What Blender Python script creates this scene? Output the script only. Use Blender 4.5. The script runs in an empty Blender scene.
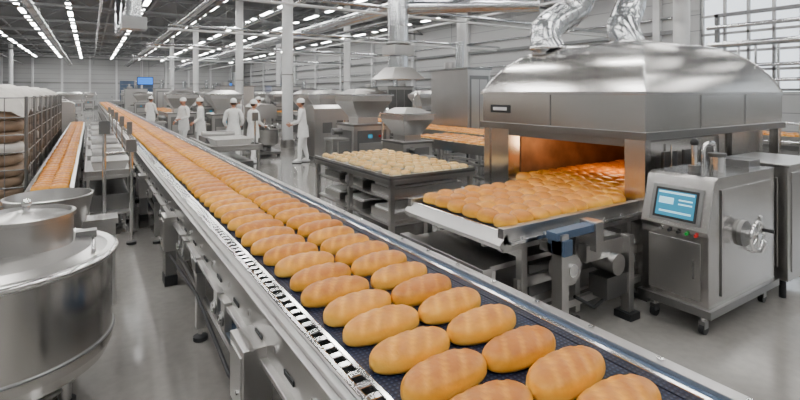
import bpy, math, random
from mathutils import Vector, Matrix
random.seed(7)
sc = bpy.context.scene
col = sc.collection

# ------------------------------------------------------------------ materials
def newmat(name):
    m = bpy.data.materials.new(name); m.use_nodes = True
    nt = m.node_tree; b = nt.nodes['Principled BSDF']
    return m, nt, b
def ramp(nt, fac, c0, c1, p0=0.0, p1=1.0):
    r = nt.nodes.new('ShaderNodeValToRGB')
    r.color_ramp.elements[0].position = p0; r.color_ramp.elements[1].position = p1
    r.color_ramp.elements[0].color = (*c0, 1); r.color_ramp.elements[1].color = (*c1, 1)
    nt.links.new(fac, r.inputs[0]); return r.outputs[0]
def noise(nt, scale, detail=3, stretch=None, coord='Object'):
    tc = nt.nodes.new('ShaderNodeTexCoord'); n = nt.nodes.new('ShaderNodeTexNoise')
    n.inputs['Scale'].default_value = scale; n.inputs['Detail'].default_value = detail
    if stretch:
        mp = nt.nodes.new('ShaderNodeMapping'); mp.inputs['Scale'].default_value = stretch
        nt.links.new(tc.outputs[coord], mp.inputs[0]); nt.links.new(mp.outputs[0], n.inputs['Vector'])
    else: nt.links.new(tc.outputs[coord], n.inputs['Vector'])
    return n.outputs['Fac']
def mat(name, c, rough=0.5, metal=0.0, var=0.12, nscale=3.0, stretch=None, rvar=0.05, emit=None, es=0):
    m, nt, b = newmat(name)
    f = noise(nt, nscale, 4, stretch)
    c0 = tuple(max(0, x*(1-var)) for x in c); c1 = tuple(min(1, x*(1+var)) for x in c)
    nt.links.new(ramp(nt, f, c0, c1, .3, .7), b.inputs['Base Color'])
    mr = nt.nodes.new('ShaderNodeMapRange'); mr.inputs[3].default_value = max(.03, rough-rvar); mr.inputs[4].default_value = rough+rvar
    nt.links.new(f, mr.inputs[0]); nt.links.new(mr.outputs[0], b.inputs['Roughness'])
    b.inputs['Metallic'].default_value = metal
    if emit: b.inputs['Emission Color'].default_value = (*emit, 1); b.inputs['Emission Strength'].default_value = es
    return m
STEEL = mat('stainless_steel', (.58,.565,.55), .20, 1, .03, 1.2, None, .02)
STEELR = mat('satin_steel', (.52,.51,.50), .29, 1, .05, 1.5, None, .02)
STEEL2 = mat('brushed_steel_dark', (.25,.25,.25), .32, 1, .05, 2)
CHROME = mat('polished_steel', (.82,.82,.82), .13, 1, .03, 3, None, .03)
GALV = mat('galvanised_duct', (.60,.62,.64), .24, 1, .05, 5)
DARK = mat('dark_rubber', (.012,.013,.015), .55, 0, .2)
WHITE = mat('white_paint', (.60,.61,.62), .5, 0, .04)
WALLM, nt, b = newmat('wall_panel_paint')
tc = nt.nodes.new('ShaderNodeTexCoord'); sp = nt.nodes.new('ShaderNodeSeparateXYZ'); nt.links.new(tc.outputs['Object'], sp.inputs[0])
mm = nt.nodes.new('ShaderNodeMath'); mm.operation = 'FRACT'; m2 = nt.nodes.new('ShaderNodeMath'); m2.operation='MULTIPLY'; m2.inputs[1].default_value=1.6
nt.links.new(sp.outputs[2], m2.inputs[0]); nt.links.new(m2.outputs[0], mm.inputs[0])
nt.links.new(ramp(nt, mm.outputs[0], (.18,.185,.19), (.40,.405,.41), .02, .06), b.inputs['Base Color']); b.inputs['Roughness'].default_value=.45
CEILM = mat('ceiling_deck', (.085,.09,.095), .7, 0, .12, 1.0)
TRUSSM = mat('truss_paint', (.17,.175,.18), .5, .2, .1)
BLUESTEEL = mat('blue_grey_paint', (.07,.11,.18), .4, .3, .1)
SKIN = mat('skin', (.50,.24,.15), .5, 0, .05)
CLOTH = mat('white_cotton', (.85,.85,.84), .85, 0, .05, 12)
HAIR = mat('dark_hair', (.05,.03,.02), .6)
LIP = mat('lip', (.42,.16,.13), .5)
EYE = mat('eye_dark', (.02,.015,.01), .2)
SACK = mat('sack_plastic', (.62,.59,.55), .42, 0, .14, 4)
CARD = mat('sack_paper', (.26,.18,.12), .7, 0, .25, 3, (1,1,3))
RUST = mat('oven_inner_lining', (.22,.12,.065), .45, .6, .3, 4)
RED = mat('red_button', (.6,.02,.02), .35)
GREEN = mat('green_button', (.02,.35,.06), .35)
TUBE = mat('lamp_tube', (.9,.9,.9), .5, emit=(1,.985,.95), es=50)
SCREEN = mat('touch_screen', (.02,.12,.2), .15, emit=(.05,.33,.50), es=.7)
SCREENL = mat('screen_graphic', (.4,.7,.8), .3, emit=(.35,.7,.85), es=.7)
DISPLAY = mat('blue_display', (.02,.1,.4), .2, emit=(.02,.2,.8), es=1.4)
ELEMENT = mat('oven_heating_element', (.5,.1,.02), .5, emit=(1,.35,.08), es=5)
GLASS, nt, b = newmat('window_glass'); b.inputs['Base Color'].default_value=(.9,.95,1,1); b.inputs['Roughness'].default_value=.3; b.inputs['Alpha'].default_value=.25
# floor
FLOORM, nt, b = newmat('epoxy_floor')
f = noise(nt, .55, 6); c = ramp(nt, f, (.20,.188,.175), (.31,.30,.285), .3, .7)
f2 = noise(nt, 14, 5); mx = nt.nodes.new('ShaderNodeMix'); mx.data_type='RGBA'; mx.blend_type='MULTIPLY'; mx.inputs[0].default_value=.35
nt.links.new(c, mx.inputs[6]); nt.links.new(ramp(nt, f2, (.75,.75,.75), (1,1,1), .35, .6), mx.inputs[7]); nt.links.new(mx.outputs[2], b.inputs['Base Color'])
mr = nt.nodes.new('ShaderNodeMapRange'); mr.inputs[3].default_value=.05; mr.inputs[4].default_value=.18; nt.links.new(f, mr.inputs[0]); nt.links.new(mr.outputs[0], b.inputs['Roughness'])
b.inputs['Coat Weight'].default_value=.6; b.inputs['Coat Roughness'].default_value=.05
# belt : dotted modular mesh
BELT, nt, b = newmat('blue_modular_belt')
tc = nt.nodes.new('ShaderNodeTexCoord'); v = nt.nodes.new('ShaderNodeTexVoronoi'); v.inputs['Scale'].default_value=50; v.inputs['Randomness'].default_value=0
nt.links.new(tc.outputs['Object'], v.inputs['Vector'])
nt.links.new(ramp(nt, v.outputs['Distance'], (.045,.065,.12), (.005,.009,.028), .12, .32), b.inputs['Base Color']); b.inputs['Roughness'].default_value=.45
b.inputs['Specular IOR Level'].default_value=.3
bp = nt.nodes.new('ShaderNodeBump'); bp.inputs['Strength'].default_value=.5; bp.inputs['Distance'].default_value=.004; bp.invert=True
nt.links.new(v.outputs['Distance'], bp.inputs['Height']); nt.links.new(bp.outputs[0], b.inputs['Normal'])
# bread
def bread(name, lo, mid, hi):
    m, nt, b = newmat(name)
    a = nt.nodes.new('ShaderNodeAttribute'); a.attribute_name='crust'
    n1 = noise(nt, 9, 5); n2 = noise(nt, 60, 4)
    ad = nt.nodes.new('ShaderNodeMath'); ad.operation='MULTIPLY_ADD'; nt.links.new(n1, ad.inputs[0]); ad.inputs[1].default_value=.5; nt.links.new(a.outputs['Fac'], ad.inputs[2])
    ad2 = nt.nodes.new('ShaderNodeMath'); ad2.operation='MULTIPLY_ADD'; nt.links.new(n2, ad2.inputs[0]); ad2.inputs[1].default_value=.22; nt.links.new(ad.outputs[0], ad2.inputs[2])
    r = nt.nodes.new('ShaderNodeValToRGB'); e = r.color_ramp.elements
    e[0].position=.18; e[0].color=(*lo,1); e[1].position=.60; e[1].color=(*mid,1); k=e.new(.95); k.color=(*hi,1)
    sc_ = nt.nodes.new('ShaderNodeMath'); sc_.operation='MULTIPLY'; sc_.inputs[1].default_value=.72; nt.links.new(ad2.outputs[0], sc_.inputs[0])
    nt.links.new(sc_.outputs[0], r.inputs[0]); nt.links.new(r.outputs[0], b.inputs['Base Color'])
    b.inputs['Roughness'].default_value=.40
    bp = nt.nodes.new('ShaderNodeBump'); bp.inputs['Strength'].default_value=.3; bp.inputs['Distance'].default_value=.004
    nt.links.new(n2, bp.inputs['Height']); nt.links.new(bp.outputs[0], b.inputs['Normal'])
    return m
BREAD = bread('bread_crust', (.90,.54,.10), (.76,.335,.018), (.42,.13,.004))
ROLLM = bread('roll_crust', (.92,.58,.12), (.82,.39,.028), (.48,.165,.007))
DOUGH = bread('pale_dough', (.80,.66,.42), (.74,.52,.22), (.60,.33,.08))

# ------------------------------------------------------------------ mesh builder
class MB:
    def __init__(s): s.v=[]; s.f=[]; s.m=[]; s.s=[]; s.mats=[]; s.T=Matrix.Identity(4)
    def mi(s, m):
        if m not in s.mats: s.mats.append(m)
        return s.mats.index(m)
    def add(s, vs, fs, m, smooth=False):
        o=len(s.v); i=s.mi(m)
        s.v += [tuple(s.T @ Vector(p)) for p in vs]
        for f in fs: s.f.append(tuple(o+k for k in f)); s.m.append(i); s.s.append(smooth)
    def hexa(s, bt, tp, m):
        s.add(list(bt)+list(tp), [(3,2,1,0),(4,5,6,7),(0,1,5,4),(1,2,6,5),(2,3,7,6),(3,0,4,7)], m)
    def box(s, x0,x1,y0,y1,z0,z1,m):
        s.hexa([(x0,y0,z0),(x1,y0,z0),(x1,y1,z0),(x0,y1,z0)], [(x0,y0,z1),(x1,y0,z1),(x1,y1,z1),(x0,y1,z1)], m)
    def frustum(s, a, za, b, zb, m):
        s.hexa([(a[0],a[2],za),(a[1],a[2],za),(a[1],a[3],za),(a[0],a[3],za)], [(b[0],b[2],zb),(b[1],b[2],zb),(b[1],b[3],zb),(b[0],b[3],zb)], m)
    def prism_xz(s, prof, y0, y1, m):
        n=len(prof); s.add([(x,y0,z) for x,z in prof]+[(x,y1,z) for x,z in prof],
          [tuple(range(n)), tuple(range(2*n-1,n-1,-1))]+[(i,i+n,(i+1)%n+n,(i+1)%n) for i in range(n)], m)
    def tube(s, pts, r, m, n=12, caps=True):
        pts=[Vector(p) for p in pts]; rs = r if isinstance(r,(list,tuple)) else [r]*len(pts)
        t=(pts[1]-pts[0]).normalized(); up=Vector((0,0,1)) if abs(t.z)<.9 else Vector((1,0,0))
        a=t.cross(up).normalized(); vs=[]
        for i,p in enumerate(pts):
            if i==0: t=(pts[1]-pts[0])
            elif i==len(pts)-1: t=(pts[-1]-pts[-2])
            else: t=(pts[i+1]-pts[i]).normalized()+(pts[i]-pts[i-1]).normalized()
            t.normalize(); a=(a-t*a.dot(t)).normalized(); bb=t.cross(a)
            for k in range(n):
                q=2*math.pi*k/n; vs.append(p+(a*math.cos(q)+bb*math.sin(q))*rs[i])
        fs=[(i*n+k, i*n+(k+1)%n, (i+1)*n+(k+1)%n, (i+1)*n+k) for i in range(len(pts)-1) for k in range(n)]
        s.add(vs, fs, m, True)
        if caps:
            s.add(vs[:n],[tuple(reversed(range(n)))],m); s.add(vs[-n:],[tuple(range(n))],m)
    def cyl(s, p0,p1,r,m,n=16,r2=None): s.tube([p0,p1],[r, r if r2 is None else r2],m,n)
    def lathe(s, cx,cy,prof,m,n=48):
        for (r0,z0),(r1,z1) in zip(prof[:-1],prof[1:]):
            vs=[(cx+r*math.cos(2*math.pi*k/n), cy+r*math.sin(2*math.pi*k/n), z) for r,z in ((r0,z0),(r1,z1)) for k in range(n)]
            s.add(vs,[(k,(k+1)%n,n+(k+1)%n,n+k) for k in range(n)],m,True)
    def ring(s, c, ax, R, r, m, n=28, k=8):
        c=Vector(c); ax=Vector(ax).normalized(); u=ax.orthogonal().normalized(); w=ax.cross(u); vs=[]
        for i in range(n):
            q=2*math.pi*i/n; d=u*math.cos(q)+w*math.sin(q)
            for j in range(k):
                p=2*math.pi*j/k; vs.append(c+d*(R+r*math.cos(p))+ax*r*math.sin(p))
        fs=[(i*k+j, ((i+1)%n)*k+j, ((i+1)%n)*k+(j+1)%k, i*k+(j+1)%k) for i in range(n) for j in range(k)]
        s.add(vs,fs,m,True)
    def ball(s, c, r, m, n=14, fn=None):
        rx,ry,rz = r if isinstance(r,(list,tuple)) else (r,r,r); vs=[]; h=n//2+2
        for i in range(h+1):
            t=math.pi*i/h
            for k in range(n):
                q=2*math.pi*k/n; p=Vector((math.sin(t)*math.cos(q), math.sin(t)*math.sin(q), math.cos(t)))
                if fn: p=fn(p)
                vs.append((c[0]+rx*p[0], c[1]+ry*p[1], c[2]+rz*p[2]))
        fs=[(i*n+k,(i+1)*n+k,(i+1)*n+(k+1)%n,i*n+(k+1)%n) for i in range(h) for k in range(n)]
        s.add(vs,fs,m,True)
    def leg(s, x,y,z,m=None,w=.03,foot=True):
        m=m or STEELR; s.box(x-w,x+w,y-w,y+w,.08,z,m); 
        s.cyl((x,y,.015),(x,y,.1),.014,CHROME,8); s.cyl((x,y,0),(x,y,.03),.045,DARK,12)
    def obj(s, name, bevel=0, loc=None, rz=0):
        me=bpy.data.meshes.new(name); me.from_pydata(s.v,[],s.f)
        me.polygons.foreach_set('material_index', s.m); me.polygons.foreach_set('use_smooth', s.s)
        for m in s.mats: me.materials.append(m)
        me.update(); o=bpy.data.objects.new(name,me); col.objects.link(o)
        if loc: o.location=loc
        o.rotation_euler[2]=rz
        if bevel:
            b=o.modifiers.new('bevel','BEVEL'); b.width=bevel; b.segments=2; b.limit_method='ANGLE'; b.angle_limit=math.radians(40); b.harden_normals=False
        return o
def dup(o, loc, rz=0, sc_=(1,1,1)):
    n=bpy.data.objects.new(o.name.split('.')[0], o.data); n.location=loc; n.rotation_euler[2]=rz; n.scale=sc_
    col.objects.link(n)
    for m in o.modifiers:
        q=n.modifiers.new(m.name,m.type); q.width=m.width; q.segments=m.segments; q.limit_method=m.limit_method; q.angle_limit=m.angle_limit
    return n
# footprint registry so that floor-standing things never intersect
RECTS=[]
def take(x0,x1,y0,y1,pad=.08):
    for a in RECTS:
        if x0-pad<a[1] and x1+pad>a[0] and y0-pad<a[3] and y1+pad>a[2]: return False
    RECTS.append((x0,x1,y0,y1)); return True
def foot(o,x,y,rz,s=(1,1,1)):
    bb=[Vector(p) for p in o.bound_box]; M=Matrix.Rotation(rz,3,'Z')
    q=[M@Vector((p.x*s[0],p.y*s[1],0)) for p in bb]
    return (x+min(p.x for p in q),x+max(p.x for p in q),y+min(p.y for p in q),y+max(p.y for p in q))

# ------------------------------------------------------------------ loaves
def loaf_mesh(L,W,H,nu,nv,slashes,seed,skew=.35,dep=.06):
    rnd=random.Random(seed); vs=[]; cr=[]
    bend=rnd.uniform(-.05,.05); ph=[rnd.uniform(-.05,.05) for _ in slashes]; fat=rnd.uniform(-.06,.06)
    for i in range(nu+1):
        t=-math.cos(math.pi*i/nu)
        t=.55*t+.45*(-1+2*i/nu)
        s_=max(0,1-abs(t)**2.6)**.5*(1+fat*t)
        for k in range(nv):
            a=2*math.pi*k/nv; ca,sa=math.cos(a),math.sin(a)
            y=W/2*s_*math.copysign(abs(ca)**.85,ca)
            z=.30*H+(.70*H*(s_**.7)*abs(sa)**.9 if sa>0 else -.30*H*min(1,abs(sa)*1.5)*(s_**.3))
            crust=max(0,min(1,(z/H-.10)/.80))
            if sa>0:
                for xk,p in zip(slashes,ph):
                    q=(t-xk-p-skew*y/(W/2))
                    fall=max(0,min(1,sa*1.7-.45))
                    z+= H*fall*(-dep*math.exp(-(q/.06)**2)+.4*dep*math.exp(-((abs(q)-.14)/.07)**2))
                    crust-= .38*fall*math.exp(-(q/.08)**2)
            vs.append((t*L/2, y+bend*W*(1-t*t), z)); cr.append(crust)
    fs=[(i*nv+k,(i+1)*nv+k,(i+1)*nv+(k+1)%nv,i*nv+(k+1)%nv) for i in range(nu) for k in range(nv)]
    return vs,fs,cr
def loaves(name, placements, m, L,W,H,slashes,lods,sj=.05):
    bank=[[loaf_mesh(L,W,H,nu,nv,slashes,s) for s in range(7)] for nu,nv in lods]
    V=[];F=[];C=[]
    for x,y,z,rot,lod in placements:
        vs,fs,cr=random.choice(bank[lod]); o=len(V); c,s_=math.cos(rot),math.sin(rot); k=random.uniform(1-sj,1+sj); tone=random.uniform(-.14,.16)
        V+=[(x+(p[0]*c-p[1]*s_)*k, y+(p[0]*s_+p[1]*c)*k, z+p[2]*k) for p in vs]
        F+=[tuple(o+i for i in f) for f in fs]; C+=[q+tone for q in cr]
    me=bpy.data.meshes.new(name); me.from_pydata(V,[],F); me.polygons.foreach_set('use_smooth',[True]*len(F))
    at=me.attributes.new('crust','FLOAT','POINT'); at.data.foreach_set('value',C)
    me.materials.append(m); me.update(); o=bpy.data.objects.new(name,me); col.objects.link(o); return o

# ------------------------------------------------------------------ room
X0,X1,Y0,Y1,ZC=-10.,20.,-6.,75.,7.0
def simple(name, x0,x1,y0,y1,z0,z1,m,bev=0):
    b=MB(); b.box(x0,x1,y0,y1,z0,z1,m); return b.obj(name,bev)
simple('floor',X0-.3,X1+.3,Y0-.3,Y1+.3,-.2,0,FLOORM)
simple('ceiling',X0-.3,X1+.3,Y0-.3,Y1+.3,ZC,ZC+.2,CEILM)
simple('wall_left',X0-.3,X0,Y0,Y1,0,ZC,WALLM)
simple('wall_back',X0-.3,X1+.3,Y1,Y1+.3,0,ZC,WALLM)
simple('wall_front',X0-.3,X1+.3,Y0-.3,Y0,0,ZC,WALLM)
wins=[(-4.6,-.6),(.4,4.4),(5.4,9.4)]
b=MB(); b.box(X1,X1+.3,Y0,Y1,0,2.0,WALLM); b.box(X1,X1+.3,Y0,Y1,6.4,ZC,WALLM)
ys=[Y0]+[q for w in wins for q in w]+[Y1]
for i in range(0,len(ys),2): b.box(X1,X1+.3,ys[i],ys[i+1],2.0,6.4,WALLM)
b.obj('wall_right')
for i,(a,c) in enumerate(wins):
    b=MB(); b.box(X1+.12,X1+.14,a+.05,c-.05,2.05,6.35,GLASS)
    for y in [a+.06+k*(c-a-.12)/5 for k in range(6)]: b.box(X1+.08,X1+.18,y-.045,y+.045,2.01,6.39,STEEL2)
    for z in (2.06,2.8,3.5,4.2,4.9,5.6,6.34): b.box(X1+.08,X1+.18,a+.01,c-.01,z-.045,z+.045,STEEL2)
    b.obj('window_%d'%(i+1))
for nm,(x0,x1,y0,y1) in {'baseboard_right':(X1-.06,X1,Y0,Y1),'baseboard_back':(X0,X1,Y1-.06,Y1),'baseboard_left':(X0,X0+.06,Y0,Y1)}.items():
    simple(nm,x0,x1,y0,y1,0,.3,STEEL2)
b=MB()
y=11.
while y<74: b.box(X1-.22,X1-.001,y-.14,y+.14,.3,6.95,WHITE); y+=6
b.box(X1-.16,X1-.002,10,74.9,4.35,4.5,TRUSSM); b.box(X1-.16,X1-.002,10,74.9,2.9,3.0,STEEL2)
for z in (2.3,3.5,5.0): b.cyl((X1-.12,10,z),(X1-.12,74.9,z),.05,GALV,8)
b.obj('trim_1')
b=MB()
for x in range(-9,20,3): b.box(x-.12,x+.12,Y1-.2,Y1-.001,.3,6.95,WHITE)
b.box(X0+.1,X1-.3,Y1-.12,Y1-.002,3.2,3.35,STEEL2); b.obj('trim_2')
b=MB(); b.box(3.4,7.4,74.86,74.97,0,3.6,BLUESTEEL)
for k in range(1,8): b.box(3.5,7.3,74.83,74.87,k*.44,k*.44+.04,STEEL2)
b.obj('door_1')
# roof trusses, purlins
b=MB()
y=4.
while y<74:
    b.box(X0,X1,y-.07,y+.07,6.78,6.92,TRUSSM); b.box(X0,X1,y-.06,y+.06,6.08,6.18,TRUSSM)
    x=X0; k=0
    while x<X1-.1:
        a=(x,y,6.12) if k%2==0 else (x,y,6.85); c=(x+1.25,y,6.85) if k%2==0 else (x+1.25,y,6.12)
        b.cyl(a,c,.035,TRUSSM,5); x+=1.25;k+=1
    y+=6
for x in range(-9,20,2): b.box(x-.05,x+.05,Y0,Y1,6.88,6.999,TRUSSM)
b.obj('roof_truss')
LX=(-5.4,-3.0,-.9,2.3,5.3,8.1,10.7,13.6,17.0)
b=MB()
for x in LX:
    y=-4.
    while y<73:
        b.box(x-.12,x+.12,y-.85,y+.85,6.30,6.36,WHITE); b.box(x-.10,x+.10,y-.82,y+.82,6.27,6.301,TUBE)
        for q in (-.6,.6): b.cyl((x,y+q,6.36),(x,y+q,6.9),.008,TRUSSM,4)
        y+=3.0
    b.box(x-.03,x+.03,Y0,Y1,6.38,6.43,TRUSSM)
b.obj('ceiling_strip_lights')
# columns
b=MB(); b.cyl((0,0,0),(0,0,6.99),.19,WHITE,20); b.cyl((0,0,0),(0,0,.3),.25,STEELR,20); b.ring((0,0,2.6),(0,0,1),.195,.02,STEEL2)
cp=[(5.9,16.5),(6.4,25),(6.4,37),(6.4,49),(12.5,6.3),(12.5,14.8),(12.5,25),(12.5,37),(12.5,49),(-6.5,37),(-6.5,60)]
c0=b.obj('support_column',loc=(*cp[0],0))
for p in cp: RECTS.append((p[0]-.25,p[0]+.25,p[1]-.25,p[1]+.25))
for p in cp[1:]: dup(c0,(p[0],p[1],0))
def duct(b,pts,r,step=1.2):
    b.tube(pts,r,GALV,18)
    for p,q in zip(pts[:-1],pts[1:]):
        p=Vector(p);q=Vector(q);d=q-p;n=max(1,int(d.length/step))
        for i in range(n+1): b.ring(p+d*i/n,d,r+.005,.018,GALV,18,6)
b=MB(); duct(b,[(9.3,2,5.1),(9.3,72,5.1)],.28,2.5)
for y in range(4,72,6): b.cyl((9.3,y,5.3),(9.3,y,6.1),.015,TRUSSM,5)
b.obj('ventilation_duct')
b=MB(); duct(b,[(-2.0,8,5.4),(-2.0,70,5.4)],.16,2.5)
for y in range(10,70,6): b.cyl((-2.0,y,5.5),(-2.0,y,6.1),.015,TRUSSM,5)
b.obj('ventilation_duct')
b=MB()
duct(b,[(6.6,10.3,2.55),(6.6,10.3,6.96)],.26,.9)
duct(b,[(6.84,10.3,4.15),(9.4,8.2,4.15)],.17,.8)
b.ring((6.6,10.3,3.2),(0,0,1),.27,.05,STEEL2,20,8)
b.box(6.3,6.9,10.0,10.6,2.9,3.15,STEELR); b.frustum((6.1,7.1,9.8,10.8),2.3,(6.35,6.85,10.05,10.55),2.6,STEELR)
b.obj('exhaust_duct')
b=MB(); duct(b,[(1.07,16.0,6.96),(1.07,16.0,4.0)],.2,.7); b.box(.75,1.4,15.7,16.3,3.8,4.15,STEEL2); duct(b,[(1.07,16.3,4.6),(1.07,25,4.6),(1.07,25,6.95)],.13,1.2)
b.obj('exhaust_duct')
b=MB()
for i,(x,z) in enumerate([(3.9,5.6),(4.1,5.6),(4.35,5.55),(7.2,5.7),(7.35,5.7),(11.4,5.2),(11.6,5.2),(14.8,5.4),(-6.9,5.5),(.4,5.8)]):
    b.cyl((x,Y0+.01,z),(x,Y1-.01,z),.05 if i%2 else .07,[GALV,WHITE,TRUSSM][i%3],8)
for y in range(0,74,6):
    for x0,x1,z in ((3.8,4.5,5.48),(7.1,7.5,5.6),(11.3,11.7,5.1)):
        b.box(x0,x1,y-.03,y+.03,z-.03,z+.02,TRUSSM); b.cyl(((x0+x1)/2,y,z),((x0+x1)/2,y,6.9),.012,TRUSSM,5)
b.obj('ceiling_pipes')
b=MB()
for y in (12.5,20,28.3,38.5):
    b.cyl((2.5,y,4.55),(X1-.3,y,4.55),.06,GALV,8); b.cyl((2.5,y+.25,4.40),(X1-.3,y+.25,4.40),.04,WHITE,8)
    for x in (4.6,8.6,12.9,16.2): b.cyl((x,y,4.55),(x,y,6.9),.012,TRUSSM,5)
b.obj('process_pipes')
b=MB()
for y in (4.6,6.6): b.box(15.0,15.1,y-.05,y+.05,0,4.2,TRUSSM)
b.box(15.0,15.1,4.55,6.65,4.1,4.2,TRUSSM)
for z,r in ((2.3,.05),(2.7,.05),(3.3,.09),(3.8,.06)): b.cyl((14.9,4.4,z),(14.9,6.8,z),r,GALV,10)
for y in (5.1,5.6,6.0): b.cyl((14.9,y,.02),(14.9,y,3.3),.035,CHROME,8)
b.obj('pipe_rack'); RECTS.append((14.7,15.2,4.3,6.9))

# ------------------------------------------------------------------ main conveyor
b=MB(); ya,yb=-.6,62.
b.box(.86,1.71,ya,yb,.872,.90,BELT)
b.box(.90,1.67,ya+.1,yb-.1,.60,.615,BELT)
b.box(.765,.787,ya,yb,.885,.925,CHROME); b.box(.833,.855,ya,yb,.885,.925,CHROME)
y=.2
while y<16: b.box(.787,.833,y,y+.034,.89,.924,CHROME); y+=.075
b.box(.787,.833,16,yb,.89,.924,CHROME)
b.box(.785,.835,ya,yb,.87,.882,DARK)
b.box(.735,.765,ya,yb,.64,.905,STEELR); b.box(.70,.77,ya,yb,.62,.645,STEELR); b.box(.705,.735,ya,yb,.865,.885,STEELR)
y=.4
while y<20:
    b.cyl((.735,y,.75),(.725,y,.75),.016,CHROME,8); b.box(.728,.736,y+.22,y+.34,.69,.715,DARK); y+=.45
b.box(1.712,1.735,ya,yb,.87,.935,CHROME); b.box(1.735,1.80,ya,yb,.87,.912,BLUESTEEL); b.box(1.80,1.86,ya,yb,.64,.93,STEELR)
y=.4
while y<20: b.cyl((1.83,y,.925),(1.83,y,.938),.014,CHROME,8); y+=.3
y=0.
while y<24: b.cyl((.77,y,.845),(1.80,y,.845),.026,STEEL2,10); y+=.33
b.box(.78,1.79,ya,ya+.05,.64,.87,STEEL)
for y in [1.15+2.9*k for k in range(21)]:
    for x in (.735,1.83):
        b.box(x-.035,x+.035,y-.035,y+.035,.10,.66,STEELR); b.cyl((x,y,.015),(x,y,.12),.018,CHROME,8); b.cyl((x,y,0),(x,y,.03),.055,DARK,14)
        b.box(x-.05,x+.05,y-.07,y+.07,.55,.64,STEEL2)
    b.box(.76,1.81,y-.025,y+.025,.22,.27,STEELR); b.box(.76,1.81,y-.025,y+.025,.54,.59,STEELR)
    b.cyl((.735,y,.3),(.735,y+.45,.62),.015,STEELR,8)
b.box(.745,.775,1.15,58,.30,.34,STEELR); b.box(1.82,1.85,1.15,58,.30,.34,STEELR)
for y in (2.35,5.3,8.2):
    b.box(.62,.76,y,y+.26,.36,.70,STEELR); b.box(.612,.622,y+.03,y+.23,.40,.66,STEELR); b.box(.64,.74,y+.05,y+.2,.1,.36,STEEL2)
    b.box(.63,.75,y+.03,y+.23,0,.1,DARK); b.cyl((.612,y+.06,.48),(.6,y+.06,.48),.012,CHROME,8)
for y in (3.1,3.3,4.6,4.8,6.2,7.6):
    b.box(.69,.735,y-.05,y+.05,.48,.66,STEELR); b.cyl((.68,y,.55),(.9,y,.55),.045,STEEL2,14); b.cyl((.665,y,.55),(.69,y,.55),.03,CHROME,12)
b.cyl((.82,3.0,.45),(.82,3.5,.45),.10,BLUESTEEL,20); b.cyl((.82,5.9,.45),(.82,6.4,.45),.10,STEEL2,20)
b.tube([(.69,1.9,.5),(.66,2.8,.36),(.68,3.9,.42),(.66,5.2,.35)],.013,DARK,8)
b.obj('main_belt_conveyor',.003); RECTS.append((.58,1.88,ya,yb))
pl=[]; y=1.355-5*.2215
while y<61.5:
    for x in (1.065,1.445):
        lod=0 if y<3.4 else (1 if y<8 else (2 if y<30 else 3))
        pl.append((x+random.uniform(-.010,.010), y+random.uniform(-.008,.008), .90, random.uniform(-.02,.12), lod))
    y+=.2215
loaves('bread_loaves',pl,BREAD,.37,.180,.095,(-.5,-.02,.46),[(44,26),(24,16),(12,10),(7,8)],.03)

# ------------------------------------------------------------------ oven
b=MB(); ox0,ox1,oy0,oy1=4.4,7.57,2.55,4.77; RECTS.append((4.35,7.65,2.5,4.82))
b.box(ox0,ox1,oy0,oy1,1.56,1.95,STEEL)
b.box(ox0-.03,ox1+.03,oy0-.03,oy1+.03,1.50,1.575,STEEL2); b.box(ox0-.025,ox1+.025,oy0-.025,oy1+.025,1.935,1.965,STEEL)
N=10; R=[]
for i in range(N+1):
    t=i/N; k=(1-math.cos(t*math.pi/2))*.45+t*.55; z=1.965+.60*math.sin(t*math.pi/2)**.95
    R.append((ox0+1.02*k,ox1-.95*k,oy0+.66*k,oy1-.66*k,z))
def crn(r): return [(r[0],r[2],r[4]),(r[1],r[2],r[4]),(r[1],r[3],r[4]),(r[0],r[3],r[4])]
for sd in range(4):
    vs=[]
    for r in R: c=crn(r); vs+=[c[sd],c[(sd+1)%4]]
    b.add(vs,[(2*i,2*i+1,2*i+3,2*i+2) for i in range(N)],STEEL,True)
    b.tube([crn(r)[sd] for r in R],.012,CHROME,8)
b.add(crn(R[-1]),[(0,1,2,3)],STEEL); r=R[-1]; b.box(r[0]+.1,r[1]-.1,r[2]+.1,r[3]-.1,r[4]-.02,r[4]+.02,STEEL)
for k in (5.45,6.5): b.box(k-.008,k+.008,oy0-.006,oy0+.01,1.58,1.93,STEEL2)
b.box(ox0-.006,ox0+.01,3.65,3.666,1.58,1.93,STEEL2)
b.box(ox0-.01,ox0,4.28,4.62,1.70,1.80,DARK); b.box(ox0-.014,ox0-.009,4.33,4.57,1.73,1.77,WHITE)
for x in (4.45,7.5):
    for y in (2.6,4.7):
        b.box(x-.05,x+.05,y-.05,y+.05,.05,1.5,STEEL); b.box(x-.09,x+.09,y-.09,y+.09,0,.05,STEEL2)
b.box(6.2,6.28,2.56,2.64,.05,1.5,STEEL)
for z in (.35,.80): b.box(4.45,7.5,2.57,2.63,z,z+.06,STEELR); b.box(4.45,7.5,4.67,4.73,z,z+.06,STEELR)
b.box(4.6,7.45,2.72,2.76,.62,1.5,STEEL); b.box(4.6,7.45,4.34,4.38,.62,1.5,STEEL); b.box(4.62,7.4,2.76,4.34,.60,.80,STEEL2); b.box(7.41,7.45,2.76,4.34,.82,1.5,RUST)
b.box(4.64,7.4,2.76,2.775,.83,1.46,RUST); b.box(4.64,7.4,4.325,4.34,.83,1.46,RUST); b.box(4.62,7.4,2.77,4.33,1.44,1.5,RUST)
b.box(4.42,4.62,2.65,2.77,.55,1.5,STEEL); b.box(4.42,4.62,4.33,4.65,.55,1.5,STEEL); b.box(4.42,4.62,2.77,4.33,1.42,1.5,STEEL2); b.box(4.42,4.62,2.77,4.33,.55,.79,STEEL2)
b.box(4.50,6.1,2.655,2.715,.9,1.46,STEEL)
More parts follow.
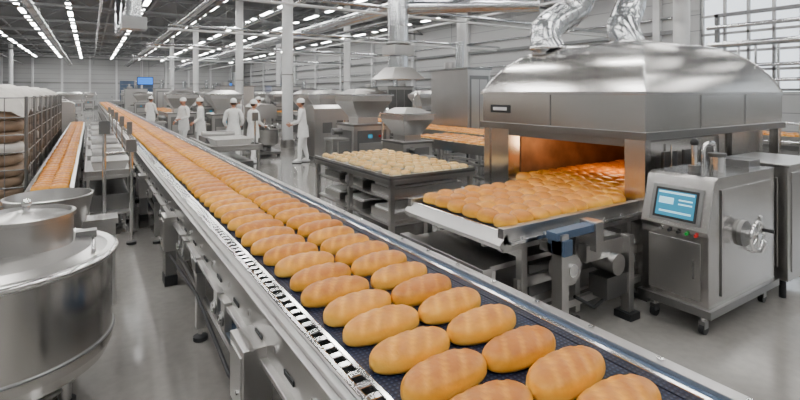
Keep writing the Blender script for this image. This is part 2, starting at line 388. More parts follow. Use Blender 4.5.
for x in (4.9,5.3,5.7): b.box(x,x+.26,2.64,2.656,1.0,1.35,STEEL2)
b.cyl((5.0,2.62,1.15),(5.0,2.62,1.42),.012,CHROME,8)
for x in (5.2,5.8,6.4,7.0): b.cyl((x,2.78,1.40),(x,4.32,1.40),.012,ELEMENT,8)
b.obj('tunnel_oven',.004)
def spline(pts,n=10):
    P=[Vector(p) for p in pts]; P=[P[0]*2-P[1]]+P+[P[-1]*2-P[-2]]; out=[]
    for i in range(1,len(P)-2):
        for k in range(n):
            t=k/n; out.append(.5*((2*P[i])+(P[i+1]-P[i-1])*t+(2*P[i-1]-5*P[i]+4*P[i+1]-P[i+2])*t*t+(3*P[i]-P[i-1]-3*P[i+1]+P[i+2])*t**3))
    out.append(P[-2]); return out
def resample(P,d):
    out=[P[0]]; acc=0
    for p,q in zip(P[:-1],P[1:]):
        L=(q-p).length
        while acc+L>=d and L>1e-9:
            t=(d-acc)/L; p=p+(q-p)*t; out.append(p.copy()); L=(q-p).length; acc=0
        acc+=L
    return out
for pts,r in (([(5.18,4.3,2.5),(5.16,4.36,2.62),(5.24,4.42,2.82),(5.48,4.40,2.98),(5.72,4.34,3.12),(5.82,4.3,3.35),(5.84,4.3,3.75)],.20),
              ([(6.12,3.75,2.57),(6.10,3.8,2.70),(6.14,3.88,2.84),(6.32,3.95,3.0),(6.44,3.95,3.2),(6.42,3.95,3.4),(6.36,3.95,3.75)],.20)):
    b=MB(); P=resample(spline(pts,20),.03); b.tube(P,r,GALV,28)
    for i in range(4,len(P)-1,4): b.ring(P[i],P[i+1]-P[i-1],r,.009,GALV,28,8)
    e=P[-1]; b.ring(e,(0,0,1),r+.02,.025,CHROME,24,8); b.cyl(e,(e[0],e[1],6.96),r,GALV,24); b.ring(P[2],(0,0,1),r+.03,.025,CHROME,24,8)
    b.obj('flexible_exhaust_duct')
# ------------------------------------------------------------------ oven outfeed
b=MB(); tx0,tx1,ty0,ty1=2.68,4.40,2.62,3.92
b.box(tx0,tx1,ty0+.06,ty1-.06,.86,.88,BELT)
b.box(4.4,7.35,2.80,4.30,.83,.88,STEEL2)
b.prism_xz([(tx0-.02,.885),(tx0-.10,.80),(tx0-.08,.76),(tx0,.82)],ty0,ty1,STEELR)
b.cyl((tx0,ty0+.06,.855),(tx0,ty1-.06,.855),.03,CHROME,14)
for y in (ty0,ty1-.06):
    b.box(tx0-.06,tx1,y,y+.06,.74,.92,STEELR)
    b.box(tx0+.1,tx1,y+.01,y+.05,.42,.50,STEELR)
b.box(tx0-.02,tx1,ty0-.05,ty0,.80,.83,CHROME)
for x in (2.85,3.50,4.25):
    for y in (ty0+.03,ty1-.03): b.leg(x,y,.78,STEELR,.032)
    b.box(x-.03,x+.03,ty0+.03,ty1-.03,.30,.36,STEELR); b.box(x-.03,x+.03,ty0+.03,ty1-.03,.66,.72,STEELR)
for y in (2.95,3.25,3.55): b.box(tx0+.05,tx1,y,y+.04,.68,.74,STEELR)
b.box(2.55,3.35,2.75,3.75,.56,.60,STEELR); b.box(2.47,2.56,2.68,3.82,.50,.62,STEELR)
b.cyl((2.5,2.65,.42),(2.5,3.85,.42),.028,CHROME,12); b.box(2.44,2.50,2.66,3.86,.30,.36,STEELR); b.leg(2.47,2.7,.5,STEELR,.025); b.leg(2.47,3.8,.5,STEELR,.025)
b.box(2.62,2.70,2.62,3.9,.20,.26,STEELR)
b.box(2.15,2.62,3.2,3.26,.44,.5,STEELR); b.box(2.15,2.62,3.9,3.96,.44,.5,STEELR); b.box(2.12,2.18,3.15,4.0,.40,.52,STEELR)
for y in (3.22,3.94): b.leg(2.16,y,.45,STEELR,.025)
b.box(3.02,3.10,2.40,2.50,.08,.86,STEELR); b.box(2.98,3.14,2.36,2.54,0,.05,DARK); b.box(3.02,3.10,2.50,2.62,.7,.78,STEELR)
b.box(2.98,3.50,2.42,2.52,.82,.88,BLUESTEEL); b.box(3.02,3.12,2.38,2.54,.70,.82,BLUESTEEL); b.box(3.44,3.54,2.40,2.56,.66,.90,STEELR)
b.cyl((3.2,2.58,.55),(3.2,2.45,.55),.12,STEELR,22); b.cyl((3.2,2.45,.55),(3.2,2.43,.55),.05,CHROME,14)
b.cyl((3.75,2.60,.5),(3.75,2.40,.5),.09,STEELR,20); b.box(3.62,3.90,2.42,2.6,.22,.40,STEEL2)
b.box(3.40,3.95,2.46,2.54,.56,.70,STEELR); b.box(3.9,3.97,2.40,2.48,.06,.72,STEELR); b.box(3.86,4.0,2.36,2.52,0,.06,DARK)
b.box(2.75,4.35,2.56,2.60,.18,.24,STEELR); b.box(2.8,4.3,2.7,3.8,.20,.23,STEELR); b.box(3.1,3.45,2.8,3.2,.23,.5,STEEL2)
b.tube([(3.3,2.5,.3),(3.5,2.46,.18),(3.8,2.5,.22),(4.0,2.56,.4)],.015,DARK,8)
for x in (2.8,3.05,3.3,3.6,3.85,4.1): b.cyl((x,ty0-.01,.83),(x,ty0-.02,.83),.014,CHROME,8)
b.obj('oven_outfeed_conveyor',.003); RECTS.append((2.1,4.4,2.35,4.0))
pl=[]; x=2.80; k=0
while x<7.1:
    for j in range(6):
        y=2.77+j*.196+(.02 if k%2 else 0)
        if x>4.42: y=2.91+j*.235
        pl.append((x+random.uniform(-.01,.01),y+random.uniform(-.01,.01),.88,math.pi/2+random.uniform(-.3,.3),0 if x<5 else 1))
    x+=.182;k+=1
loaves('bread_rolls',pl,ROLLM,.205,.17,.105,(0,),[(24,20),(12,10)])
# ------------------------------------------------------------------ control cabinet
b=MB(); RECTS.append((4.0,6.4,1.6,2.45))
prof=[(4.10,.22),(5.34,.22),(5.34,1.26),(4.26,1.26),(4.20,1.24),(4.08,.84),(4.10,.80)]
b.prism_xz(prof,1.86,2.40,STEEL)
b.box(4.07,5.37,1.83,2.43,.17,.23,STEEL2)
def onface(t,dy,o=0.):
    nx,nz=-.958,.287
    return (4.08+.12*t+nx*o, dy, .84+.40*t+nz*o)
def panel(y0,y1,t0,t1,o0,o1,m):
    b.hexa([onface(t0,y1,o0),onface(t0,y0,o0),onface(t1,y0,o0),onface(t1,y1,o0)],[onface(t0,y1,o1),onface(t0,y0,o1),onface(t1,y0,o1),onface(t1,y1,o1)],m)
panel(1.92,2.33,.08,.80,0,.012,STEEL2); panel(1.95,2.30,.13,.74,.012,.018,DARK); panel(1.97,2.28,.18,.69,.018,.021,SCREEN)
panel(1.98,2.27,.63,.67,.021,.0225,SCREENL); panel(2.14,2.26,.42,.55,.021,.0225,SCREENL); panel(1.99,2.10,.43,.46,.021,.0225,SCREENL); panel(1.99,2.10,.51,.54,.021,.0225,SCREENL); panel(1.99,2.25,.25,.29,.021,.0225,SCREENL)
for i,y in enumerate((1.95,2.02,2.09,2.16,2.23)):
    b.cyl((4.098,y,.80),(4.078,y,.80),.013,[RED,GREEN,DARK,DARK,CHROME][i],10)
b.box(4.092,4.10,1.92,2.34,.28,.74,STEELR); b.box(4.08,4.094,1.96,1.975,.45,.6,CHROME)
b.box(4.30,5.25,1.852,1.862,.30,1.16,STEEL); b.box(4.295,4.305,1.85,1.864,.30,1.16,STEEL2); b.box(5.0,5.02,1.835,1.855,.62,.86,CHROME)
wc=Vector((4.66,1.74,.76))
b.cyl((4.66,1.86,.76),(4.66,1.82,.76),.11,STEEL2,28); b.ring(wc,(0,1,0),.115,.014,CHROME,32,8); b.cyl((4.66,1.86,.76),(4.66,1.72,.76),.032,CHROME,14)
for k in range(5):
    q=k*2*math.pi/5; b.cyl(wc,wc+Vector((math.cos(q)*.115,0,math.sin(q)*.115)),.009,CHROME,8)
b.cyl((4.76,1.74,.80),(4.76,1.66,.80),.016,DARK,10)
b.cyl((4.86,1.85,.70),(4.86,1.79,.70),.03,CHROME,12); b.tube([(4.86,1.79,.70),(4.86,1.75,.66),(4.86,1.78,.58),(4.86,1.85,.56)],.012,CHROME,8)
b.cyl((4.42,2.12,1.26),(4.42,2.12,1.32),.05,STEEL2,14); b.cyl((4.42,2.12,1.3),(4.42,2.12,1.50),.025,CHROME,12); b.ball((4.42,2.12,1.52),.035,DARK)
b.cyl((4.56,2.0,1.26),(4.56,2.0,1.40),.06,CHROME,18); b.cyl((4.56,2.0,1.40),(4.56,2.0,1.43),.07,STEEL2,18)
b.tube(spline([(4.75,2.2,1.26),(4.75,2.2,1.42),(4.82,2.2,1.48),(4.95,2.2,1.46),(5.0,2.2,1.26)],8),.02,CHROME,10)
b.box(5.05,5.28,1.95,2.3,1.26,1.33,STEEL2)
for x in (4.17,5.27):
    for y in (1.93,2.33):
        b.cyl((x,y,.17),(x,y,.09),.02,CHROME,10); b.box(x-.03,x+.03,y-.025,y+.025,.05,.11,STEEL2); b.cyl((x,y-.02,.045),(x,y+.02,.045),.045,DARK,16)
b.obj('control_console',.005)
b=MB(); b.box(5.48,6.35,1.80,2.38,.18,1.25,STEELR); b.box(5.46,6.37,1.78,2.40,1.25,1.28,STEELR); b.box(5.55,5.88,1.79,1.801,.26,1.2,STEELR); b.box(5.94,6.28,1.79,1.801,.26,1.2,STEELR)
b.box(5.84,5.855,1.77,1.79,.6,.85,CHROME); b.box(5.47,5.481,1.88,2.3,.3,1.15,STEELR)
for x in (5.56,6.27):
    for y in (1.87,2.31): b.cyl((x,y,0),(x,y,.18),.03,DARK,12)
b.obj('steel_service_cabinet',.005)

# ------------------------------------------------------------------ big vat (left foreground)
b=MB(); cx,cy=-.48,3.84; RECTS.append((-1.15,.25,3.2,4.6))
b.lathe(cx,cy,[(0,.23),(.50,.23),(.58,.26),(.61,.33),(.61,.89)],STEEL,72)
b.lathe(cx,cy,[(.61,.89),(.635,.90),(.645,.925),(.62,.94),(.58,.935),(.50,.96),(.34,.98),(0,.99)],STEELR,72)
b.ring((cx,cy,.92),(0,0,1),.628,.018,CHROME,72,8); b.ring((cx,cy,.40),(0,0,1),.613,.010,STEEL2,72,6)
b.lathe(cx+.14,cy+.02,[(.25,.96),(.25,1.15),(.265,1.155),(.265,1.18),(.24,1.185),(.235,1.16),(.18,1.17),(.10,1.19),(.05,1.20),(0,1.20)],STEELR,56)
b.cyl((cx+.14,cy+.02,1.19),(cx+.14,cy+.02,1.24),.02,CHROME,12); b.ball((cx+.14,cy+.02,1.25),.028,CHROME)
b.box(cx+.40,cx+.52,cy+.1,cy+.18,.95,1.0,STEEL2); b.cyl((cx+.5,cy-.25,.955),(cx+.5,cy+.3,.955),.012,CHROME,8)
for k in range(4):
    q=math.pi/4+k*math.pi/2+.2; x=cx+.42*math.cos(q); y=cy+.42*math.sin(q)
    b.cyl((x,y,.06),(x,y,.26),.035,STEELR,12); b.cyl((x,y,0),(x,y,.06),.06,DARK,14)
b.cyl((cx,cy,.24),(cx,cy,.14),.12,STEEL2,22)
b.tube(spline([(cx,cy,.16),(cx+.05,cy-.25,.12),(cx+.2,cy-.45,.12),(cx+.3,cy-.5,.2)],8),.028,CHROME,10)
b.ring((cx,cy,.14),(0,0,1),.42,.015,STEELR,40,6)
b.obj('mixing_vat',0)
b=MB(); cx,cy=-.30,5.25; RECTS.append((-.7,.25,4.9,5.6))
b.lathe(cx,cy,[(0,.62),(.16,.63),(.26,.74),(.31,.95),(.325,1.04),(.335,1.045),(.315,1.05),(.295,.95),(.24,.78),(0,.70)],STEELR,48)
b.cyl((cx,cy,.05),(cx,cy,.63),.10,STEEL2,20); b.cyl((cx,cy,0),(cx,cy,.05),.26,STEELR,28); b.box(cx+.22,cx+.5,cy-.1,cy+.1,.0,.75,STEELR); b.box(cx+.2,cx+.52,cy-.12,cy+.12,.75,.80,STEELR)
b.obj('dough_bowl',0)
b=MB(); b.lathe(0,0,[(0,.3),(.3,.3),(.33,.35),(.33,.85),(.345,.87),(.30,.9),(0,.93)],STEELR,40)
for q in (.5,2.6,4.7): b.cyl((.25*math.cos(q),.25*math.sin(q),0),(.25*math.cos(q),.25*math.sin(q),.32),.03,STEEL2,10)
d0=b.obj('ingredient_drum',loc=(-1.15,6.0,0)); dup(d0,(-1.25,7.0,0)); RECTS.append((-1.7,-.75,5.6,7.4))

# ------------------------------------------------------------------ cage trolleys with sacks
b=MB(); Lc=2.4; Wc=1.85
b.box(0,Wc,0,Lc,.16,.24,STEEL2)
for x in (.02,Wc-.02):
    for y in (.02,Lc/2,Lc-.02): b.cyl((x,y,.2),(x,y,1.9),.022,STEEL2,8)
for z in (.35,.6,.85,1.1,1.35,1.6,1.88):
    for x in (.02,Wc-.02): b.cyl((x,.02,z),(x,Lc-.02,z),.010,STEEL2,6)
    for y in (.02,Lc-.02): b.cyl((.02,y,z),(Wc-.02,y,z),.010,STEEL2,6)
for k in range(1,9):
    for x in (.02,Wc-.02): b.cyl((x,k*Lc/9,.24),(x,k*Lc/9,1.88),.006,STEEL2,5)
for k in range(1,7): b.cyl((k*Wc/7,.02,.24),(k*Wc/7,.02,1.88),.006,STEEL2,5)
for x in (.15,Wc-.15):
    for y in (.15,Lc-.15): b.cyl((x-.025,y,.08),(x+.025,y,.08),.08,DARK,14)
rnd=random.Random(3); nx,ny,nz=2,3,9; z0,z1=.24,1.72
def sqf(p): return Vector([math.copysign(abs(q)**.5,q) for q in p])
for k in range(nz):
    for j in range(ny):
        for i in range(nx):
            sx=(Wc-.12)/nx; sy=(Lc-.12)/ny; sz=(z1-z0)/nz
            b.ball((.06+sx*(i+.5)+rnd.uniform(-.02,.0),.06+sy*(j+.5)+rnd.uniform(-.02,.02),z0+sz*(k+.5)),(sx*.49,sy*.49,sz*.56),CARD if rnd.random()<.8 else SACK,12,sqf)
nx,ny=22,28; vs=[]
for j in range(ny+1):
    for i in range(nx+1):
        u=i/nx; v=j/ny; x=.03+u*(Wc-.06); y=.03+v*(Lc-.06)
        e=min(u,1-u,v,1-v); z=2.05-.40*math.exp(-e*16)+.035*math.sin(x*9+y*5)+.03*math.sin(y*13-x*4)+rnd.uniform(-.015,.015)
        vs.append((x,y,z))
b.add(vs,[(j*(nx+1)+i,j*(nx+1)+i+1,(j+1)*(nx+1)+i+1,(j+1)*(nx+1)+i) for j in range(ny) for i in range(nx)],SACK,True)
cg=b.obj('sack_cage_trolley',loc=(-2.60,8.7,0))
for y in (11.25,13.8,16.35): dup(cg,(-2.60,y,0))
RECTS.append((-2.65,-.74,8.6,18.8))

# ------------------------------------------------------------------ generic belt conveyor carrying bread
def side_conv(x0,x1,y0,y1,z,breadmat,bn,pitch=.26,L=.26,W=.16,cols=None):
    if not take(x0-.02,x1+.02,y0,y1,.0): print('SKIPCONV',x0,y0); return
    b=MB(); b.box(x0+.04,x1-.04,y0,y1,z-.03,z,BELT)
    for x in (x0,x1-.04): b.box(x,x+.04,y0,y1,z-.16,z+.04,STEELR)
    y=y0+.2
    while y<y1:
        for x in (x0+.03,x1-.03): b.leg(x,y,z-.12,STEELR,.028)
        b.box(x0+.03,x1-.03,y-.02,y+.02,.28,.33,STEELR); y+=1.9
    b.box(x0+.01,x0+.05,y0+.2,y1-.2,.28,.32,STEELR); b.box(x1-.05,x1-.01,y0+.2,y1-.2,.28,.32,STEELR)
    b.obj('side_belt_conveyor')
    n=cols or max(1,int((x1-x0-.1)/.3)); pl=[]; y=y0+.15
    while y<y1-.1:
        for i in range(n):
            pl.append((x0+.05+(x1-x0-.1)*(i+.5)/n+random.uniform(-.01,.01),y+random.uniform(-.02,.02),z,random.uniform(-.12,.12),0))
        y+=pitch
    loaves(bn,pl,breadmat,L,W,.08,(-.3,.3),[(12,10)])
side_conv(-.62,-.16,6.8,22,.80,BREAD,'bread_loaves',.2,.2,.16,2)
side_conv(6.3,7.5,6.1,9.5,.90,BREAD,'bread_loaves',.2,.24,.15,4)
side_conv(7.9,9.1,6.1,13.5,.90,BREAD,'bread_loaves',.2,.24,.15,4)
side_conv(12.9,14.1,-.5,5.4,.95,BREAD,'bread_loaves',.2,.24,.15,4)
side_conv(8.4,9.6,14.2,26,.90,BREAD,'bread_loaves',.22,.24,.15,4)
side_conv(3.3,4.3,25,36,.90,BREAD,'bread_loaves',.25,.24,.15,3)
side_conv(10.5,11.6,7.4,20,.90,DOUGH,'dough_loaves',.22,.24,.15,4)
side_conv(-3.2,-2.2,22,42,.90,BREAD,'bread_loaves',.25,.24,.15,3)
# steel table with proofed loaves
b=MB(); x0,x1,y0,y1=3.15,4.55,5.1,7.5; RECTS.append((x0,x1,y0,y1))
b.box(x0,x1,y0,y1,.85,.88,STEEL2); b.box(x0,x1,y0,y0+.03,.88,.91,STEELR); b.box(x0,x0+.03,y0,y1,.88,.91,STEELR); b.box(x1-.03,x1,y0,y1,.88,.91,STEELR)
for k in range(1,5): b.box(x0,x1,y0+k*.48-.012,y0+k*.48+.012,.88,.905,STEELR)
b.box(x0+.69,x0+.71,y0,y1,.88,.905,STEELR)
b.box(x0+.03,x1-.03,y0+.03,y1-.03,.26,.29,STEELR); b.box(x0+.03,x1-.03,y0+.03,y1-.03,.58,.60,STEELR)
b.box(x0,x1,y0,y0+.04,.79,.85,STEELR); b.box(x0,x0+.04,y0,y1,.79,.85,STEELR)
for x in (x0+.05,x1-.05):
    for y in (y0+.05,(y0+y1)/2,y1-.05): b.leg(x,y,.84,STEELR,.03)
for y in (y0+.15,y0+.95,y0+1.7):
    for z in (.29,.60): b.box(x0+.12,x1-.12,y,y+.55,z,z+.10,STEELR); b.box(x0+.16,x1-.16,y+.04,y+.51,z+.10,z+.13,CLOTH)
b.obj('steel_work_table',.003)
pl=[]
for k in range(5):
    for j in range(2):
        for i in range(4): pl.append((x0+.15+i*.163+(.05 if i>1 else 0)+ (0.38 if False else 0)+ (i>1)*.0 + (0 if True else 0), y0+.13+k*.48+j*.21,.88,math.pi/2+random.uniform(-.1,.1),0))
        for i in range(4): pl.append((x0+.83+i*.155, y0+.13+k*.48+j*.21,.88,math.pi/2+random.uniform(-.1,.1),0))
loaves('proofed_dough_loaves',pl,DOUGH,.185,.115,.07,(-.3,.3),[(14,10)])

# ------------------------------------------------------------------ machines
b=MB()
b.box(-.5,.5,-.45,.45,.25,1.15,STEELR); b.box(-.53,.53,-.48,.48,1.15,1.2,STEEL2)
b.box(-.40,.40,-.462,-.45,.35,1.05,STEEL2); b.box(-.36,.36,-.468,-.461,.40,.75,STEELR); b.box(-.512,-.50,-.35,.35,.35,1.05,STEEL2)
b.frustum((-.28,.28,-.25,.25),1.2,(-.28,.28,-.25,.25),1.35,STEELR); b.frustum((-.28,.28,-.25,.25),1.35,(-.55,.55,-.48,.48),1.75,STEELR); b.frustum((-.55,.55,-.48,.48),1.75,(-.55,.55,-.48,.48),1.9,STEELR)
b.box(-.58,.58,-.51,.51,1.88,1.92,CHROME)
b.frustum((-.5,.5,-.43,.43),1.92,(-.3,.3,-.2,.2),2.05,STEELR)
b.box(-.95,-.5,-.25,.25,.80,.86,STEELR); b.leg(-.9,-.2,.8); b.leg(-.9,.2,.8)
b.box(.5,.62,-.3,.1,.6,1.1,STEEL2); b.box(-.12,.0,-.475,-.462,.86,.95,SCREEN); b.cyl((.2,-.46,.9),(.2,-.49,.9),.03,RED,12)
for x in (-.42,.42):
    for y in (-.38,.38): b.leg(x,y,.28,STEELR,.035)
b.cyl((-.5,.2,1.0),(-.75,.2,1.0),.08,STEEL2,16); b.tube([(.5,.3,.9),(.75,.3,1.1),(.75,.3,1.8),(.5,.3,2.0)],.03,CHROME,8)
dv=b.obj('dough_divider_machine',.006,loc=(5.75,10.6,0),rz=0); RECTS.append((4.75,6.55,10.05,11.15))
b=MB()
b.box(-.35,.35,.05,.75,.12,1.15,STEELR); b.prism_xz([(-.33,1.15),(.33,1.15),(.33,1.5),(.2,1.6),(-.2,1.6),(-.33,1.5)],-.55,.75,STEELR)
b.lathe(0,-.35,[(0,.28),(.3,.28),(.40,.36),(.43,.80),(.445,.81),(.42,.82),(.38,.4),(0,.35)],STEELR,36)
b.cyl((0,-.35,1.2),(0,-.35,.45),.03,CHROME,10); b.tube([(0,-.35,1.0),(.15,-.35,.85),(.18,-.4,.65),(0,-.5,.5)],.02,CHROME,8)
b.box(-.4,.4,-.75,.8,.06,.14,STEEL2); b.cyl((0,-.35,.14),(0,-.35,.3),.2,STEEL2,24); b.ring((0,-.35,.95),(0,0,1),.40,.012,CHROME,32,6)
b.box(-.36,-.34,.2,.5,.8,1.1,STEEL2)
for x in (-.35,.35):
    for y in (-.65,.7): b.cyl((x,y,0),(x,y,.07),.05,DARK,12)
mx_=b.obj('spiral_dough_mixer',.008,loc=(6.1,13.1,0),rz=1.57); RECTS.append((5.3,6.9,12.6,13.6))
b=MB(); b.box(-.9,.9,-.6,.6,.2,2.3,STEELR); b.box(-.95,.95,-.65,.65,2.3,2.36,STEEL2)
for x in (-.85,-.28,.29): b.box(x,x+.53,-.615,-.6,.35,2.15,STEEL2); b.cyl((x+.06,-.63,1.2),(x+.06,-.63,1.5),.012,CHROME,8)
b.box(-.912,-.9,-.5,.5,.35,2.15,STEEL2); b.box(-.918,-.911,-.42,-.02,.45,2.05,STEELR); b.box(-.918,-.911,.02,.42,.45,2.05,STEELR)
b.cyl((0,0,2.36),(0,0,3.1),.15,GALV,16); b.cyl((.5,0,2.36),(.5,0,2.55),.22,STEELR,18)
for x in (-.8,.8):
    for y in (-.5,.5): b.cyl((x,y,0),(x,y,.2),.04,DARK,10)
tl=b.obj('proofing_cabinet',.006,loc=(9.9,28.5,0)); RECTS.append((8.9,10.9,27.8,29.2))
b=MB(); b.box(-.5,.5,-1.2,1.2,.80,.85,STEELR); b.box(-.5,.5,-1.2,-1.16,.85,.92,STEELR); b.box(.46,.5,-1.2,1.2,.85,.92,STEELR); b.box(-.5,-.46,-1.2,1.2,.85,.92,STEELR)
for x in (-.44,.44):
    for y in (-1.1,0,1.1): b.leg(x,y,.8,STEELR,.028)
b.box(-.45,.45,-1.1,1.1,.3,.33,STEELR)
b.frustum((-.3,.3,-.9,-.2),.85,(-.38,.38,-1.,-.1),1.02,STEELR); b.box(-.35,.35,.1,.9,.85,.98,STEEL2); b.cyl((-.35,.5,1.02),(.35,.5,1.02),.07,STEELR,16)
b.box(-.4,.4,-.9,.9,.33,.55,STEEL2); b.cyl((.4,-1.0,.85),(.4,-1.0,1.5),.02,CHROME,8); b.box(.34,.46,-1.03,-.97,1.38,1.55,STEEL2)
bn=b.obj('packing_bench',.004,loc=(2.45,10.9,0)); RECTS.append((1.95,2.95,9.7,12.1))
PP=((5.02,12.75),(3.36,13.75),(3.82,13.45),(2.62,17.3),(3.0,16.5),(5.9,19.9),(4.9,19.3),(2.3,24.3))
for x,y in PP: RECTS.append((x-.4,x+.4,y-.4,y+.4))
bpy.context.view_layer.update()
fixed=[(mx_,4.6,15.3,0,1),(dv,6.9,15.2,0,1),(dv,2.95,20.2,0,1),(dv,4.1,18.2,0,1),(mx_,7.2,11.9,0,1),(tl,9.8,11.7,1.5708,1.15),(tl,16.3,8.4,0,1),(dv,13.9,8.0,0,1),(tl,17.8,12.5,1.57,1),(dv,7.5,18.6,0,1),(mx_,10.2,5.2,1.57,1),(bn,6.9,17.4,0,1),(bn,4.6,21.6,0,1),
 (bn,16.4,3.6,0,1),(bn,15.2,-.2,0,1),(tl,14.8,16.8,1.57,1),(dv,9.2,27.0,0,1),(mx_,.3,19.0,3.1,1),(tl,-5.5,24,0,1),(dv,5.6,8.4,1.5708,.8)]
for o,x,y,r,z in fixed:
    s=(1,.75,z) if o is tl else ((z,z,z) if z<1 else (1,1,1)); f=foot(o,x,y,r,s)
    if take(*f,pad=.03): dup(o,(x,y,0),r,s)
    else: print('SKIP',o.name,x,y)
for y in (8.4,10.3,12.3,14.4,16.6):
    f=foot(bn,.23,y,0,(.58,.75,1))
    if take(*f,pad=.02): dup(bn,(.23,y,0),0,(.58,.75,1))
    else: print('SKIPB',y)
rr=random.Random(11); n=0
for t in range(1500):
    x=rr.uniform(-8.5,18.5); y=rr.uniform(17,70); o=rr.choice([dv,dv,mx_,bn,dv,tl]); r=rr.choice([0,math.pi/2,math.pi,0])
    f=foot(o,x,y,r)
    if take(f[0],f[1],f[2],f[3],.4): dup(o,(x,y,0),r); n+=1
    if n>130: break
b=MB()
for x,y,h in ((.15,7.0,1.6),(.45,7.1,1.35)):
    b.cyl((x,y,0),(x,y,h),.022,CHROME,8); b.cyl((x,y,0),(x,y,.03),.06,DARK,10); b.box(x-.06,x+.06,y-.03,y+.03,h-.16,h,STEEL2)
b.cyl((.15,7.0,1.2),(.45,7.1,1.2),.015,CHROME,8)
b.obj('sensor_stand')
b=MB()
for k in range(9): b.cyl((11.9,-.8+k*.75,0),(11.9,-.8+k*.75,1.35),.03,CHROME,8)
for z in (.5,.95,1.33): b.cyl((11.9,-.8,z),(11.9,5.2,z),.025,CHROME,8)
b.obj('guard_rail')
b=MB(); b.box(-.45,.45,-.03,.03,0,.5,DARK); b.box(-.41,.41,-.036,-.03,.04,.46,DISPLAY); b.cyl((-.2,0,.5),(-.2,0,4.3),.015,TRUSSM,6); b.cyl((.2,0,.5),(.2,0,4.3),.015,TRUSSM,6)
hd=b.obj('hanging_display',loc=(2.9,33.8,2.45),rz=-.1); dup(hd,(7.6,31,2.1),-.1)

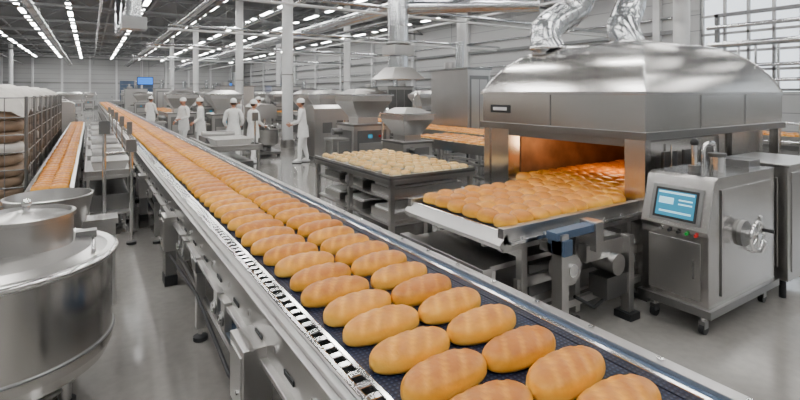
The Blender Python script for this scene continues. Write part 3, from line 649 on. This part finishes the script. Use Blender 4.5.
# ------------------------------------------------------------------ people
def skin_mesh(verts, edges, radii, roots, sub=2):
    me=bpy.data.meshes.new('tmp'); me.from_pydata(verts,edges,[]); o=bpy.data.objects.new('tmp',me); col.objects.link(o)
    md=o.modifiers.new('s','SKIN'); md.use_smooth_shade=True
    for i,r in enumerate(radii):
        d=me.skin_vertices[0].data[i]; d.radius=r if isinstance(r,tuple) else (r,r); d.use_root = i in roots
    ss=o.modifiers.new('u','SUBSURF'); ss.levels=sub; ss.render_levels=sub
    bpy.context.view_layer.update()
    ev=o.evaluated_get(bpy.context.evaluated_depsgraph_get()); out=bpy.data.meshes.new_from_object(ev)
    bpy.data.objects.remove(o); bpy.data.meshes.remove(me); return out
def person(name, loc, yaw, el, wr, er, wrr, stride=.0, lean=0., headyaw=0., s=1.0):
    root=bpy.data.objects.new(name,None); root.location=loc; root.rotation_euler[2]=yaw; root.scale=(s,s,s); col.objects.link(root)
    V=[(0,0,.95),(0,lean*.4,1.13),(0,lean*.8,1.32),(0,lean,1.47),(0,lean+.01,1.56),
       (-.175,lean*.95,1.425),el,wr,(.175,lean*.95,1.425),er,wrr,
       (-.095,0,.86),(-.105,.03+stride*.5,.50),(-.11,stride,.10),(-.12,stride+.15,.045),
       (.095,0,.86),(.105,.03-stride*.4,.50),(.11,-stride,.10),(.12,-stride+.15,.045)]
    E=[(0,1),(1,2),(2,3),(3,4),(3,5),(5,6),(6,7),(3,8),(8,9),(9,10),(0,11),(11,12),(12,13),(13,14),(0,15),(15,16),(16,17),(17,18)]
    R=[(.165,.125),(.15,.12),(.17,.125),(.10,.085),.055,.072,.052,.036,.072,.052,.036,.105,.075,.055,.042,.105,.075,.055,.042]
    me=skin_mesh(V,E,R,{0})
    me.materials.clear(); me.materials.append(CLOTH); me.materials.append(SKIN)
    for p in me.polygons:
        c=p.center; p.use_smooth=True
        p.material_index = 1 if (c.z>1.515 and abs(c.x)<.1) else 0
    o=bpy.data.objects.new('body',me); col.objects.link(o); o.parent=root
    b=MB()
    n=28; prof=[(.175,.135,1.05),(.185,.145,.95),(.195,.155,.82),(.205,.165,.72)]
    vs=[(rx*math.cos(2*math.pi*k/n), ry*math.sin(2*math.pi*k/n)+lean*.2, z) for rx,ry,z in prof for k in range(n)]
    b.add(vs,[(i*n+k,i*n+(k+1)%n,(i+1)*n+(k+1)%n,(i+1)*n+k) for i in range(3) for k in range(n)],CLOTH,True)
    b.ring((0,lean,1.50),(0,0,1),.062,.018,CLOTH,20,8)
    for sx,sy in ((-1,stride),(1,-stride)):
        b.ball((sx*.118,sy+.06,.045),(.05,.14,.045),WHITE,14); b.box(sx*.118-.045,sx*.118+.045,sy-.06,sy+.19,0,.018,DARK)
    q=b.obj('coat_and_shoes'); q.parent=root
    b=MB(); hz=1.665; hy=lean+.03
    b.T=Matrix.Translation((0,hy,hz))@Matrix.Rotation(headyaw,4,'Z')
    def hf(p):
        x,y,z=p; k=1-.28*max(0,-z)**1.3
        return Vector((x*k, y*(1-.12*max(0,-z)) + (.05*max(0,-z) if y>0 else .06*-min(0,z)), z))
    b.ball((0,0,0),(.076,.098,.118),SKIN,24,hf)
    b.ball((0,.098,-.022),(.013,.02,.022),SKIN,10); b.ball((0,.092,-.002),(.009,.012,.024),SKIN,8)
    for sx in (-1,1):
        b.ball((sx*.031,.084,.008),(.012,.009,.008),WHITE,10); b.ball((sx*.031,.0915,.008),(.005,.004,.005),EYE,8)
        b.box(sx*.031-.015,sx*.031+.015,.085,.094,.026,.031,HAIR); b.ball((sx*.078,-.005,-.005),(.01,.02,.031),SKIN,10)
    b.ball((0,.085,-.058),(.024,.009,.007),LIP,10)
    b.ball((0,-.020,.012),(.078,.086,.085),HAIR,18,lambda p: Vector((p[0],min(p[1],.25),p[2]))) 
    def uf(p): return Vector((p[0],p[1],max(p[2],-.35)))
    b.ball((0,-.010,.050),(.088,.110,.098),CLOTH,22,uf); b.ring((0,-.008,.025),(0,0,1),.086,.012,CLOTH,24,6)
    q=b.obj('head'); q.parent=root
    for side,e_,w_ in ((-1,el,wr),(1,er,wrr)):
        e_=Vector(e_); w_=Vector(w_); d=(w_-e_).normalized(); inn=Vector((-side,0,0)); inn=(inn-d*inn.dot(d)).normalized(); wd=d.cross(inn).normalized()
        if wd.y+wd.z*.5<0: wd=-wd
        hv=[w_-d*.02,w_+d*.04,w_+d*.085]; 
        P=skin_mesh([tuple(p) for p in hv],[(0,1),(1,2)],[.028,(.034,.018),(.036,.017)],{0},2)
        fv=[];fe=[];fr=[];roots=set()
        for k,(off,ln) in enumerate(((.027,.070),(.009,.080),(-.009,.074),(-.026,.058))):
            i0=len(fv); roots.add(i0); base=w_+d*.075+wd*off
            fv+=[base,base+d*ln*.45+inn*.004,base+d*ln*.78+inn*.018,base+d*ln*.93+inn*.034]; fe+=[(i0,i0+1),(i0+1,i0+2),(i0+2,i0+3)]; fr+=[.0095,.009,.0085,.0075]
        i0=len(fv); roots.add(i0); base=w_+d*.03+wd*.022
        fv+=[base,base+wd*.028+d*.022+inn*.008,base+wd*.036+d*.052+inn*.018]; fe+=[(i0,i0+1),(i0+1,i0+2)]; fr+=[.012,.0105,.009]
        Fm=skin_mesh([tuple(p) for p in fv],fe,fr,roots,1)
        for nm,mm_ in (('palm',P),('fingers',Fm)):
            mm_.materials.clear(); mm_.materials.append(SKIN)
            for p in mm_.polygons: p.use_smooth=True; p.material_index=0
            o=bpy.data.objects.new(nm,mm_); col.objects.link(o); o.parent=root
    return root
R_=math.radians
A1=((-.25,.0,1.16),(-.2,.2,1.0),(.25,.0,1.16),(.2,.2,1.0))
person('bakery_worker',(*PP[0],0),R_(62),(-.22,.10,1.17),(-.14,.34,1.10),(.22,.06,1.16),(.13,.32,1.06),stride=.10,lean=.05)
person('bakery_worker',(*PP[1],0),R_(-14),(-.25,.0,1.16),(-.20,.2,1.02),(.25,.0,1.16),(.2,.2,1.02),stride=.05)
person('bakery_worker',(*PP[2],0),R_(-70),(-.24,.02,1.16),(-.18,.24,1.08),(.24,.02,1.16),(.17,.25,1.05),stride=.12,s=.98)
person('bakery_worker',(*PP[3],0),R_(120),(-.24,.02,1.16),(-.16,.26,1.10),(.24,.0,1.16),(.2,.18,1.0),stride=.08)
person('bakery_worker',(*PP[4],0),R_(80),*A1,stride=.04)
person('bakery_worker',(*PP[5],0),R_(60),*A1,stride=.1)
person('bakery_worker',(*PP[6],0),R_(190),(-.25,.0,1.16),(-.26,.06,.92),(.25,.0,1.16),(.26,.06,.92))
person('bakery_worker',(*PP[7],0),R_(-40),*A1,stride=.1)

# ------------------------------------------------------------------ world, camera
w=bpy.data.worlds.new('World'); sc.world=w; w.use_nodes=True
bg=w.node_tree.nodes['Background']; bg.inputs[0].default_value=(.85,.93,1,1); bg.inputs[1].default_value=3
l=bpy.data.lights.new('oven_glow','POINT'); l.energy=14; l.color=(1,.60,.30); l.shadow_soft_size=.15; lo=bpy.data.objects.new('oven_lamp',l); lo.location=(5.5,3.6,1.25); col.objects.link(lo)
cam=bpy.data.cameras.new('camera'); co=bpy.data.objects.new('camera',cam); col.objects.link(co); sc.camera=co
co.location=(0,0,1.95); co.rotation_euler=(math.pi/2,0,-math.radians(32.86)); cam.lens=21.6; cam.sensor_width=36; cam.sensor_fit='HORIZONTAL'; cam.shift_y=-.13375; cam.clip_start=.05; cam.clip_end=300
